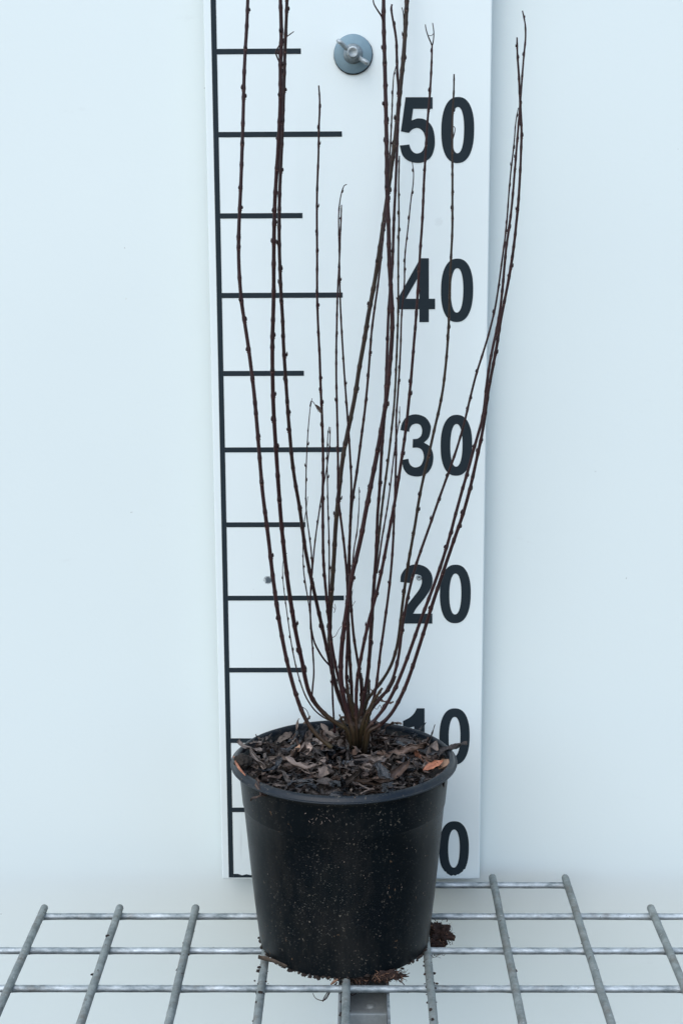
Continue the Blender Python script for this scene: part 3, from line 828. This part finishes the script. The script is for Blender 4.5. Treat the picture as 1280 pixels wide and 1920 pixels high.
# px traced top to bottom: (radius top px, radius base px, depth at tip, depth at base, olive length, darkness, points)
A = [
 (3.2, 4.8, -7.5, -10.2, 110, 0, [(466, -60), (465, 0), (463, 55), (460, 90), (457, 140), (457, 210), (454, 275), (452, 340), (450, 395), (447, 430), (447.5, 480), (448, 508), (451, 542), (453, 575), (459.5, 605), (466, 650), (471, 692), (478, 745), (481, 787), (485.5, 845), (490, 888), (491.5, 928), (499.6, 974), (505.5, 1026), (508, 1056), (517, 1122), (522, 1155), (528, 1192), (538, 1244), (551, 1291), (562, 1326), (576, 1359), (594.5, 1380), (613, 1395), (622, 1402)]),
 (3.6, 5.2, -8, -6.6, 130, 0, [(524, -60), (525.5, 0), (527, 30), (528, 62), (527, 100), (525, 122), (526.5, 160), (526, 195), (524, 230), (522, 275), (519.5, 312), (517, 345), (515.5, 380), (514, 408), (514, 462), (512.5, 500), (514, 552), (512.5, 582), (510.5, 630), (511, 662), (510.5, 695), (512, 740), (513, 775), (515, 808), (518, 845), (520, 885), (525, 948), (527, 984), (532, 1021), (534, 1049), (540.6, 1101), (546.5, 1136), (553.5, 1185), (562, 1221), (567.5, 1244), (572, 1272), (577, 1296), (588, 1317), (606, 1338), (625, 1353), (641, 1361), (650, 1368)]),
 (3.2, 4.6, -6, -5.6, 60, .3, [(540, -60), (538, 0), (537, 35), (535, 80), (533, 120), (533, 160), (531, 190), (530, 230), (528.5, 270), (526.5, 310), (525, 345), (523.5, 380), (524, 408), (523, 440), (524, 485), (526, 520), (526.5, 555), (529, 582), (531, 607), (530.5, 645), (534.5, 692), (538, 738), (539.5, 780), (545, 827), (547, 862), (552, 904), (563, 951), (566, 986), (572, 1033), (581, 1075), (589, 1108), (598, 1152), (606, 1184), (613, 1217), (618, 1240), (624, 1268), (632, 1296), (642, 1325), (653, 1350), (660, 1368)]),
 (1.8, 3.8, -9, -7.2, 50, 0, [(597.5, 160), (599.5, 182), (600, 215), (597, 226), (598, 265), (596.5, 290), (597, 303), (595.5, 322), (594, 362), (594, 395), (594, 430), (594.5, 455), (594.5, 482), (594.5, 530), (594, 565), (596, 590), (597, 640), (600, 670), (600, 695), (601, 738), (604, 768), (604, 808), (606, 855), (606, 892), (604.5, 925), (605, 951), (606, 1002), (604.5, 1042), (609, 1084), (612, 1122), (616, 1158), (618, 1184), (623, 1215), (628.5, 1249), (634, 1268), (641, 1303), (651, 1338), (660, 1365)]),
 (1.6, 3.6, -5, -6.5, 0, 0, [(640, 384), (640, 415), (636.5, 440), (638, 472), (634.5, 505), (633, 552), (631, 580), (632, 620), (629.5, 640), (631, 667), (629.5, 715), (631.5, 745), (632, 787), (633, 829), (634, 871), (633, 913), (634.5, 946), (639, 974), (645, 1016), (648, 1059), (651, 1080), (652, 1120), (652, 1160), (651, 1195), (651, 1230), (648, 1262), (650, 1295), (656, 1335), (662, 1372)]),
 (1.2, 3.6, -8.5, -6.0, 60, .2, [(650, 346), (645, 345), (640, 357), (637, 380), (633.5, 398), (635, 430), (636, 470), (636.5, 530), (637.5, 555), (639, 610), (642, 635), (642.5, 670), (647, 717), (648, 745), (652, 787), (654, 817), (656, 857), (658.5, 895), (659, 925), (656.6, 951), (656, 990), (654.5, 1040), (655, 1075), (657, 1115), (659, 1150), (662, 1195), (669, 1232), (674, 1258), (678, 1290), (678, 1330), (674, 1365)]),
 (1.2, 4.2, -3.8, -6.4, 90, .2, [(742, 124), (736, 138), (737, 169), (734, 197), (734, 245), (731, 275), (729.5, 310), (726, 345), (722, 395), (717, 460), (712, 500), (707.5, 545), (701, 582), (696, 620), (693, 665), (691, 700), (686, 745), (684, 770), (679, 806), (674, 841), (668, 899), (661, 928), (658, 951), (656, 1000), (654, 1050), (651.5, 1100), (652, 1160), (654, 1210), (657, 1260), (660, 1305), (660, 1350), (662, 1372)]),
 (3.6, 5.6, -6.5, -8.2, 60, 0, [(719, -60), (719, 0), (718.5, 42), (720.5, 98), (722, 141), (722.5, 203), (725, 253), (724.5, 304), (725, 337), (726, 394), (729.5, 433), (728, 463), (730, 500), (733, 555), (737, 600), (734, 645), (730, 685), (726.5, 735), (721, 770), (715, 802), (711, 826), (705, 860), (695, 912), (684.5, 957), (677.5, 1012), (668, 1043), (661, 1072), (656, 1098), (650.5, 1142), (645, 1175), (640, 1212), (637.5, 1255), (640, 1292), (646, 1317), (655, 1350), (661, 1372)]),
 (2.4, 4.0, -5.2, -7.0, 70, 0, [(734.5, 8), (732, 14), (734.5, 28), (740, 56), (744, 79), (743, 98), (744, 141), (747, 163), (748, 197), (744.5, 239), (744, 304), (740.5, 351), (739.5, 392), (737, 430), (736.5, 470), (735.5, 502), (732, 532), (729, 570), (727, 602), (726, 646), (724, 700), (722, 750), (720, 800), (714.5, 840), (714, 877), (711, 932), (706, 970), (707, 995), (705, 1050), (700, 1090), (699, 1130), (695, 1167), (692.5, 1230), (690, 1255), (685, 1292), (677.5, 1335), (672, 1368)]),
 (4.2, 5.4, -1.1, -4.8, 900, .6, [(765, -60), (763, 0), (759, 56), (757, 112), (751.5, 146), (749, 180), (744.5, 225), (740, 267), (735, 304), (730, 337), (723, 388), (717.5, 433), (711, 465), (705, 518), (696, 561), (689.5, 590), (685, 630), (676.5, 672), (672, 695), (669, 722), (665, 746), (655.5, 794), (645, 838), (640, 876), (636.5, 913), (631, 963), (628, 995), (627.5, 1031), (623, 1087), (620.5, 1124), (618, 1160), (617, 1200), (620, 1240), (627, 1285), (638, 1315), (652, 1345), (662, 1370)]),
 (1.6, 3.4, -2.4, -5.6, 600, .6, [(748.5, 292), (746.5, 337), (747, 380), (748.5, 422), (746, 447), (747, 487), (745.5, 531), (747, 555), (745.5, 600), (745, 632), (743, 667), (741, 725), (739, 760), (734.5, 797), (729, 852), (724, 890), (717.5, 932), (713, 980), (710, 1005), (706, 1050), (702, 1090), (699, 1140), (697, 1190), (693, 1240), (688, 1290), (682, 1330), (676, 1366)]),
 (1.1, 3.6, -4.6, -7.4, 40, 0, [(772.5, 304), (776, 323), (775, 349), (769, 370), (767.5, 405), (764, 433), (761, 454), (758.5, 481), (757.5, 500), (759, 529), (756, 552), (752.5, 582), (751.5, 615), (751, 650), (750, 668), (747.5, 705), (746, 740), (742.5, 772), (741.5, 800), (744, 840), (740.5, 887), (741, 912), (740, 940), (738, 957), (738.5, 990), (735.5, 1035), (732.5, 1078), (727.5, 1122), (721, 1160), (718.5, 1190), (712, 1222), (709, 1255), (706, 1290), (697, 1325), (686, 1352), (678, 1372)]),
 (2.0, 4.2, -8.0, -8.0, 60, 0, [(809.6, 84), (809, 115), (807, 155), (805, 183), (801.5, 222), (798.5, 253), (798, 300), (793, 337), (793.5, 396), (790, 425), (789, 454), (785.5, 488), (785, 522), (781, 563), (779.5, 614), (774.5, 642), (774, 675), (770, 709), (767, 745), (762.5, 790), (757.5, 828), (753, 860), (747.5, 890), (742.5, 930), (735, 965), (729, 995), (721, 1045), (711, 1087), (702.5, 1130), (691, 1160), (684, 1195), (675.5, 1240), (669, 1268), (667, 1300), (668, 1340), (668, 1372)]),
 (1.9, 4.0, -3.0, -6.0, 300, .6, [(850.7, 139), (850.7, 169), (849, 197), (847, 225), (848, 262), (847, 295), (848, 326), (848, 366), (847, 385), (848.5, 414), (847, 441), (846, 473), (842.5, 515), (844, 545), (840.6, 587), (840.5, 630), (836.6, 667), (834, 699), (830, 730), (824.5, 765), (814, 800), (804, 852), (796, 885), (783, 937), (780, 980), (772.5, 1010), (764, 1060), (757.5, 1107), (753, 1140), (750, 1172), (746, 1210), (736.5, 1240), (727.5, 1260), (712.5, 1282), (697.5, 1300), (686, 1313), (678, 1335), (672, 1365)]),
 (1.2, 3.9, -5.5, -7.6, 90, .2, [(971, 202), (967, 222), (964.5, 240), (965, 253), (961, 290), (955.5, 329), (953, 370), (951, 396), (948, 436), (943.5, 466), (939, 497), (936, 529), (931, 553), (928, 582), (921.6, 600), (915.5, 630), (903.5, 667), (891, 702), (881, 745), (870, 795), (857.5, 838), (845, 872), (832.5, 910), (819, 942), (807.5, 982), (792.5, 1020), (777.5, 1062), (767, 1105), (757, 1152), (752, 1188), (749.5, 1215), (745, 1245), (736, 1277), (722.5, 1300), (710, 1312), (697.5, 1327), (686, 1347), (678, 1370)]),
 (1.6, 4.4, -7.0, -8.2, 40, 0, [(978.6, 20), (981, 30), (985, 48), (986, 73), (980.6, 98), (979, 143), (976, 169), (973.6, 211), (968.5, 267), (963.5, 329), (959, 394), (953, 433), (948, 462), (945.5, 494), (941.5, 545), (936.5, 587), (931, 619), (925, 640), (916.5, 685), (910, 728), (908.5, 762), (904, 787), (895, 817), (886, 845), (879.5, 876), (866, 917), (851.5, 970), (844, 1005), (832.5, 1037), (819, 1085), (800, 1130), (787, 1165), (772, 1210), (755, 1257), (737, 1300), (722, 1327), (700, 1352), (688, 1368)]),
 (1.9, 4.6, -10.5, -8.8, 50, .1, [(968.5, 70), (969.5, 78), (967.5, 107), (974, 141), (972.5, 172), (975, 197), (979, 250), (975, 290), (974, 337), (971.5, 390), (965.5, 420), (965.5, 452), (956.5, 499), (952, 534), (942, 579), (936, 606), (932.5, 646), (922, 693), (915, 728), (909.5, 770), (905.5, 810), (893, 857), (882, 912), (870, 962), (852.5, 1003), (840, 1045), (825, 1088), (808, 1137), (797, 1177), (784.5, 1215), (771, 1257), (760, 1290), (747.5, 1312), (736, 1337), (722, 1352), (705, 1364), (692, 1372)]),
 # short basal stems
 (2.0, 3.2, -5.0, -6.2, 20, .1, [(655, 1120), (653, 1180), (654, 1230), (658, 1270), (660, 1305), (656, 1340), (660, 1368)]),
 (3.0, 4.2, -6.8, -7.0, 200, .4, [(640, 1285), (648, 1296), (656, 1306), (664, 1330), (668, 1370)]),
 (3.4, 4.6, -6.0, -6.6, 200, .4, [(676, 1262), (679, 1290), (678, 1320), (672, 1345), (668, 1372)]),
 (2.6, 4.0, -5.2, -6.2, 200, .5, [(634, 1262), (637, 1285), (645, 1310), (655, 1340), (662, 1370)]),
 (2.4, 3.6, -8.2, -7.6, 160, .5, [(652, 1282), (654, 1305), (660, 1335), (667, 1372)]),
 (2.8, 3.8, -5.4, -6.0, 200, .7, [(690, 1268), (692, 1290), (688, 1315), (680, 1345), (674, 1370)]),
 (2.2, 3.4, -8.6, -7.9, 160, .8, [(700, 1318), (694, 1335), (688, 1352), (684, 1374)]),
 (2.0, 3.0, -9.0, -8.4, 160, .8, [(636, 1340), (642, 1352), (650, 1366), (655, 1380)]),
 (3.2, 4.4, -6.2, -6.4, 300, .5, [(741, 1268), (730, 1290), (716, 1304), (703, 1318), (692, 1338), (684, 1368)]),
 (3.2, 4.2, -8.0, -7.6, 200, .4, [(716, 1290), (706, 1305), (694, 1325), (684, 1345), (676, 1372)]),
]
TW = [  # side twigs
 (1.1, 1.9, -8.2, -8.0, 0, .2, [(551, 59), (540, 67), (530, 75), (522, 88), (517, 98), (520, 108), (525, 120)]),
 (1.5, 2.6, -6.8, -6.6, 0, 0, [(699, -2), (701, 8), (708, 20), (716, 32), (718, 42)]),
 (1.4, 1.9, -1.5, -1.2, 0, .3, [(753, 14), (756, 26), (757, 45), (758, 60)]),
 (1.2, 1.7, -8.2, -8.0, 0, .2, [(797, 46), (798.5, 56), (803, 70), (807, 79), (809.6, 86)]),
 (1.1, 1.6, -7.8, -8.0, 0, .2, [(810.5, 43), (812.7, 60), (812, 76), (809.6, 86)]),
 (.8, .9, -8.0, -8.0, 0, .2, [(803, 66), (808, 67), (812, 63)]),
 (1.2, 1.5, -2.9, -3.2, 0, .4, [(850, 237), (852.5, 241), (851, 252), (848, 262)]),
 (.9, 2.2, -8.5, -7.0, 0, .1, [(585, 747), (581, 763), (577, 806), (575, 857), (573, 885), (574.5, 909), (572, 941), (574.5, 967), (580.5, 1007), (584, 1037), (586, 1063), (583, 1095), (581, 1130), (581, 1174), (587, 1221), (590, 1263), (586, 1291), (582, 1314), (590, 1322)]),
 (.7, 1.0, -8.5, -8.5, 0, .3, [(597, 772), (592, 762), (588, 755), (583, 752), (581, 763)]),
 (.8, 1.0, -8.0, -7.8, 0, .3, [(577, 931), (574, 955), (570, 981)]),
 (1.0, 2.4, -8.0, -5.75, 0, 0, [(619, 801), (620, 822), (614.5, 862), (612, 885), (606, 909), (601, 939), (598, 965), (592, 998), (588.5, 1033), (586, 1063), (583.5, 1092), (581, 1120), (581.5, 1174), (586, 1202), (599, 1223), (607, 1238), (619, 1249)]),
 (1.0, 2.6, -7.2, -6.2, 0, 0, [(617, 800), (613, 813), (613.7, 852), (613, 911), (615.5, 960), (615, 981), (618, 1026), (617, 1068), (616.5, 1100), (617, 1139), (619, 1180), (622, 1220), (622, 1270), (623.5, 1310), (625, 1342), (628, 1374)]),
 (1.0, 1.8, -6.5, -7.2, 0, .1, [(567.6, 1014), (568.7, 1063), (572, 1092), (577, 1122), (581, 1150), (582, 1180)]),
 (.7, 1.9, -6.0, -6.6, 20, .3, [(538, 1037), (533, 1043), (530, 1052), (529, 1070), (531, 1096), (535, 1132), (541, 1164), (545, 1211), (555, 1249), (562, 1279), (573, 1310), (587.5, 1331), (604, 1345), (616, 1350)]),
 (.8, 2.0, -6.4, -7.0, 0, 0, [(673, 913), (673, 944), (669.5, 993), (664, 1026), (661, 1054), (658, 1080)]),
 (.9, 2.3, -7.0, -7.0, 0, 0, [(749, 762), (750, 787), (745, 805), (741, 830), (737, 862), (732.5, 902), (727.5, 945), (721, 980), (715, 1010), (712, 1040), (706, 1075)]),
 (.6, .9, -6.0, -6.4, 0, .3, [(640, 1174), (634, 1182), (629, 1192), (622, 1196)]),
 (.6, .8, -6.0, -6.2, 0, .5, [(627, 1132), (629, 1140), (626, 1149), (628, 1143), (624, 1138)]),
 (.6, .8, -6.8, -6.8, 0, .5, [(661, 1105), (659, 1120), (656, 1135)]), (.6, .8, -6.6, -6.8, 0, .5, [(666, 1127), (661, 1135), (656, 1146)]),
 (.8, 1.0, -9.3, -9.8, 0, .8, [(566, 1325), (575, 1332), (579, 1345), (574, 1352)]),
 (.7, .9, -7.0, -7.2, 0, .6, [(698, 1322), (706, 1330), (712, 1322), (716, 1336), (708, 1342)]),
]


def build_stem(name, spec, buds=True):
    rt, rb, yt, yb, olive, dark, pts = spec
    if len(pts) > 10:      # even out the small wobbles of the tracing
        for _ in range(1):
            pts = [pts[0]] + [tuple(.25 * a_[k] + .5 * b_[k] + .25 * c_[k] for k in (0, 1)) for a_, b_, c_ in zip(pts, pts[1:], pts[2:])] + [pts[-1]]
    cum = [0]
    for a_, c_ in zip(pts, pts[1:]): cum.append(cum[-1] + math.dist(a_, c_))
    tot = cum[-1]
    P = []
    for (x, y), d in zip(pts, cum):
        s = d / tot
        P.append(at_y(x, y, yt + (yb - yt) * s + 0.35 * noise.noise(Vector((s * 3, yt, rt * 9))) * (1 - s)))
    ext = 0.0
    if 1355 < pts[-1][1] < 1392 and pts[-1][0] > 630 and P[-1].z > 11.7:      # carry the foot of the stem down into the soil
        e = P[-1]; g = Vector((e.x + (CROWN.x - e.x) * .3, e.y + (CROWN.y - e.y) * .2, 11.5))
        ext = (e - g).length
        P += [e.lerp(g, .5) + (e - P[-2]) * .12, g]
    C = crom(P, 0.11)
    L = [0]
    for a_, c_ in zip(C, C[1:]): L.append(L[-1] + (c_ - a_).length)
    T = L[-1]
    pxcm = 30.2
    def radius(l):
        s = l / T
        k = min(1, l / 1.5)
        return (rt + (rb * .88 - rt) * s ** 0.8) / pxcm * .96 * (0.75 + 0.25 * k)
    nodes = []
    l = 0.25 + uni(0, .3)
    gap0 = 1.05 if T > 12 else 0.9
    while l < T - 2.2:
        nodes.append(l); l += gap0 * uni(.55, 1.75) * (0.8 + 0.5 * l / T)
    rad, col = [], []
    for i, l in enumerate(L):
        r = radius(l); bump_ = 0; scar = 0
        for nl in nodes:
            d = l - nl
            if abs(d) < .5:
                bump_ = max(bump_, math.exp(-(d / .13) ** 2))
                if abs(d - .12) < .055: scar = .12
        r *= .94 + 0.22 * bump_ + .05 * noise.noise(Vector((l * 1.3, yt, 1)))
        ol = max(0, min(1, 1 - (T - ext * .8 - l) * pxcm / olive)) if olive > 0 else 0
        if olive > 250: ol = .30 + .15 * noise.noise(Vector((l * .4, 3, 3))) + .6 * max(0, min(1, 1 - (T - ext - l) / 4))
        dk = 1.0 if l > T - ext * .7 and ext else dark
        if ext and l > T - ext: ol *= max(.12, 1 - 1.3 * (l - T + ext) / ext)      # soil-caked foot
        rad.append(r * (1 + (.15 * noise.noise(Vector((l * 2.2, yb, 4))) if l > T - 4 else 0))); col.append((ol * (.9 + .5 * noise.noise(Vector((l * 1.5, rb, 2)))), scar, dk))
    b = MB()
    off = C
    b.tube(off, rad, 9, col)
    if buds:
        ang = uni(0, 6.28)
        for nl in nodes:
            i = min(range(len(L)), key=lambda k: abs(L[k] - nl))
            i = max(1, min(i, len(C) - 2))
            t = (C[i - 1] - C[i + 1]).normalized()       # towards the tip
            ang += math.radians(144) + uni(-.4, .4)
            if rnd() < .18: continue
            sx = t.cross(Vector((0, 1, 0))).normalized(); sy = t.cross(sx)
            o_ = sx * math.cos(ang) + sy * math.sin(ang)
            r = rad[i]; bl = uni(.18, .30) * (0.7 + .5 * r / .15); bw = max(.038, min(.068, r * .5)) * uni(.7, 1.25)
            base = off[i] + o_ * (r * .62)
            pp, rr = [], []
            spread = uni(.04, .22) if rnd() < .82 else uni(.3, .55)
            for k in range(6):
                s = k / 5
                pp.append(base + t * (bl * s - .05) + o_ * (bw * .55 + spread * bl * s * (1 - .5 * s)))
                rr.append(bw * (.55, .95, 1.0, .8, .45, .1)[k])
            b.tube(pp, rr, 6, [(0, .0, .45)] * 6)
            sc = [off[i] + o_ * (r * .82) - t * (.10 + .03 * k) for k in range(3)]
            b.tube(sc, [r * .22, r * .34, r * .2], 6, [(0, .6, 0)] * 3)
    return make(name, b.mesh(), M['bark'], shrub)


for s_ in A: build_stem('stem', s_)
for s_ in TW: build_stem('twig', s_, len(s_[6]) > 5 and s_[6][-1][1] - s_[6][0][1] > 90)
# withered scrap hanging from a twig tip
q = at_y(595, 766, -8.5)
vv, ff = leaf_mesh(.75, .3, .6, .5, 1.0, 1.6, 0, 10, 5, 3, wav=.5)
me = mesh_from(vv, ff); me.materials.append(M['leaf2'])
put_leaf(me, leaf_matrix(q.x, q.y, q.z, 0.3, 1.05, .4), shrub, 'withered_leaf')

# root clumps that grow out of the pot's drainage holes
def clump(name, centre, sx, sy, sz, nroots, seed, lab, rl=1.0, down=0.0):
    bm = bmesh.new(); bmesh.ops.create_icosphere(bm, subdivisions=5, radius=1)
    for v_ in bm.verts:
        n_ = v_.co.normalized(); k = .68 + .46 * noise.noise(n_ * 1.8 + Vector((seed, 0, 0))) + .3 * noise.noise(n_ * 5 + Vector((0, seed, 0))) + .12 * noise.noise(n_ * 13)
        v_.co = (Vector((n_.x * sx, n_.y * sy, n_.z * sz)) * k + Vector(centre)) * CM
    me = bpy.data.meshes.new(name); bm.to_mesh(me); bm.free()
    me.polygons.foreach_set('use_smooth', [True] * len(me.polygons))
    o = make(name, me, M['peat'], shrub)
    tag(o, lab)
    for mk in ('peat', 'root'):
        b = MB()
        for i in range(nroots if mk == 'peat' else nroots // 3):
            a = uni(0, 6.28); h = uni(-1, 1)
            d = Vector((math.cos(a) * sx, math.sin(a) * sy, h * sz))
            p0 = Vector(centre) + d * uni(.5, .75); dirn = d.normalized()
            pts = [p0]
            for k in range(5):
                dirn = (dirn * .5 + Vector((uni(-.9, .9), uni(-.9, .9), uni(-.9, .8) - down))).normalized()
                pts.append(pts[-1] + dirn * uni(.07, .2) * rl)
            cc = crom(pts, .06); b.tube(cc, [uni(.012, .03) * (1.2 - i_ / len(cc)) for i_ in range(len(cc))], 5)
        g = make('rootlet', b.mesh(), M[mk], shrub); g['kind'] = 'stuff'
    return o


q = at_y(824, 1752, -7.3); clump('root_clump', q, 1.0, .7, .95, 60, 2.0, 'brown peaty root clump bulging from the right of the pot')
q = at_y(815, 1776, -8.3); clump('root_clump', q, .62, .5, .55, 50, 5.0, 'matted roots at the right foot of the pot')
q = at_y(728, 1828, -14.1); clump('root_clump', q, 1.15, .4, .36, 110, 8.0, 'reddish root tuft under the front edge of the pot', .8, .15)
q = at_y(672, 1836, -14.0); clump('root_clump', q, .8, .25, .18, 50, 11.0, 'flat root mat under the middle of the pot', .9, .2)
b = MB()
for pts in ([(632, 1842), (622, 1852), (610, 1866), (605, 1878), (612, 1868), (622, 1852)], [(620, 1856), (612, 1872), (604, 1876), (592, 1872), (586, 1862)],
            [(650, 1858), (660, 1866), (668, 1862)], [(686, 1842), (680, 1854), (676, 1862)], [(675, 1842), (672, 1852), (671, 1858)], [(745, 1836), (757, 1846), (764, 1862)],
            [(750, 1830), (760, 1828), (768, 1824)]):
    cc = crom([at_y(x, y, -14.6) for x, y in pts], .1); b.tube(cc, [.04 * (1 - .6 * i / len(cc)) for i in range(len(cc))], 6)
make('hanging_root', b.mesh(), M['peat'], shrub)
cc = crom([at_y(x, y, -14.6) for x, y in [(620, 1846), (627, 1840), (633, 1836)]], .08)
b = MB(); b.tube(cc, [.05 + .04 * math.sin(math.pi * i / len(cc)) for i in range(len(cc))], 6)
make('hanging_root', b.mesh(), M['root'], shrub)

# bark chip under the left foot of the pot
p0, p1 = at_y(484, 1794, -12.6), at_y(538, 1812, -13.6)
b = MB(); cc = crom([p0, (p0 + p1) / 2 + Vector((0, 0, .07)), p1], .1)
v, f = [], []
for i, c_ in enumerate(cc):
    k = i / (len(cc) - 1); hw = .26 * (1 - .55 * k) * (1 + .3 * noise.noise(c_ * 2.3)); ht = .07 * (1 + .5 * noise.noise(c_ * 3.1 + Vector((4, 0, 0))))
    for a in range(8):
        q_ = 2 * math.pi * a / 8
        v.append(c_ + Vector((.12, -.55, .83)) * hw * math.cos(q_) * (1 + .12 * noise.noise(Vector((i * .8, a, 1)))) + Vector((0, -.83, -.55)) * ht * math.sin(q_))
for i in range(len(cc) - 1):
    for a in range(8): f.append((i * 8 + a, i * 8 + (a + 1) % 8, i * 8 + 8 + (a + 1) % 8, i * 8 + 8 + a))
f += [tuple(range(8)), tuple(range(len(v) - 8, len(v)))]
b.add(v, f)
tag(make('bark_chip', b.mesh(), M['chip']), 'flat brown bark chip poking out under the left of the pot', 'bark chip')

# crumbs of soil on the wires and along the foot of the pot
bm = bmesh.new()


def crumb(c, r):
    n0 = len(bm.verts)
    bmesh.ops.create_icosphere(bm, subdivisions=1, radius=1); bm.verts.ensure_lookup_table()
    sx, sy, sz = uni(.6, 1.4), uni(.6, 1.4), uni(.5, 1.0)
    for v_ in bm.verts[n0:]:
        v_.co = (Vector((v_.co.x * sx, v_.co.y * sy, v_.co.z * sz)) * r * uni(.7, 1.3) + Vector(c)) * CM


for i, cnt_ in ((3, 24), (4, 8), (5, 30), (2, 12), (1, 4), (6, 4), (7, 3)):
    for _ in range(cnt_):
        a = uni(-.2, 3.34); x = GX + 5 * i + RY * math.cos(a); z = GZ + .31 + RY * math.sin(a)
        y = random.choice((-12.6, -13.4, -15.9, -16.6, -18.3)) + random.gauss(0, .45) if i in (3, 4, 5) else random.choice((-9.4, -12.5, -14)) + random.gauss(0, .8)
        a = a if rnd() < .4 else random.choice((0.1, 3.05)) + uni(-.3, .3)
        x = GX + 5 * i + RY * math.cos(a); z = GZ + .31 + RY * math.sin(a)
        crumb((x, y, z), uni(.012, .06) if rnd() < .75 else uni(.08, .15))
for i in (3, 4, 5):      # soil caught at the crossings
    for _ in range(26):
        crumb((GX + 5 * i + random.gauss(0, .2), GY - 2 * GS + random.gauss(0, .12), GZ + uni(.1, .45)), uni(.03, .1))
for _ in range(420):
    a = uni(math.pi * 1.02, math.pi * 1.98) if rnd() < .7 else uni(math.pi * 1.0, math.pi * 1.45)
    a += .12 * math.sin(a * 37); rr = 5.26 + uni(-.14, .08)
    crumb((PX + rr * math.cos(a), PY - LEAN + rr * math.sin(a), PZ0 + uni(-.12, .14)), uni(.02, .06) if rnd() < .8 else uni(.07, .15))
for _ in range(60):
    x = uni(GX - 3, GX + 48); a = uni(.3, 2.8); y = random.choice((GY, GY - GS, GY - 2 * GS))
    crumb((x, y + RX * math.cos(a), GZ + RX * math.sin(a)), uni(.012, .035))
me = bpy.data.meshes.new('soil_crumbs'); bm.to_mesh(me); bm.free()
tag(make('soil_crumbs', me, M['crumb']), 'scattered dark soil crumbs on the wires and pot foot', 'soil', None, 'stuff')

# flecks of dry leaf and straw stuck to the pot's side
bm = bmesh.new()
for k in range(70):
    a = math.radians(uni(190, 350)); z = uni(1.2, 11.0)
    if k < 16: a = math.radians(random.gauss(257, 5)); z = random.gauss(10.7, .25)
    elif k < 40: a = math.radians(random.gauss(285, 12)); z = uni(1.5, 10.5)
    z = min(z, 11.0)
    r = 5.40 + (6.40 - 5.40) * (z - PZ0 - .66) / (10.9 - PZ0 - .66) + .012
    ln, wd = uni(.04, .22) if k < 12 else uni(.02, .08), uni(.010, .028)
    n0 = len(bm.verts); bmesh.ops.create_icosphere(bm, subdivisions=1, radius=1); bm.verts.ensure_lookup_table()
    R_ = Matrix.Rotation(a, 3, 'Z'); tl = Matrix.Rotation(uni(-1.2, 1.2), 3, 'X')
    for v_ in bm.verts[n0:]:
        w_ = tl @ Vector((v_.co.x * .014, v_.co.y * wd, v_.co.z * ln * .6))
        v_.co = (R_ @ (w_ + Vector((r, 0, 0))) + Vector((PX, PY - LEAN * (12.25 - z) / 12, z))) * CM
me = bpy.data.meshes.new('dust_flecks'); bm.to_mesh(me); bm.free()
o = make('dust_flecks', me, M['leaf4'], pot); o['kind'] = 'stuff'
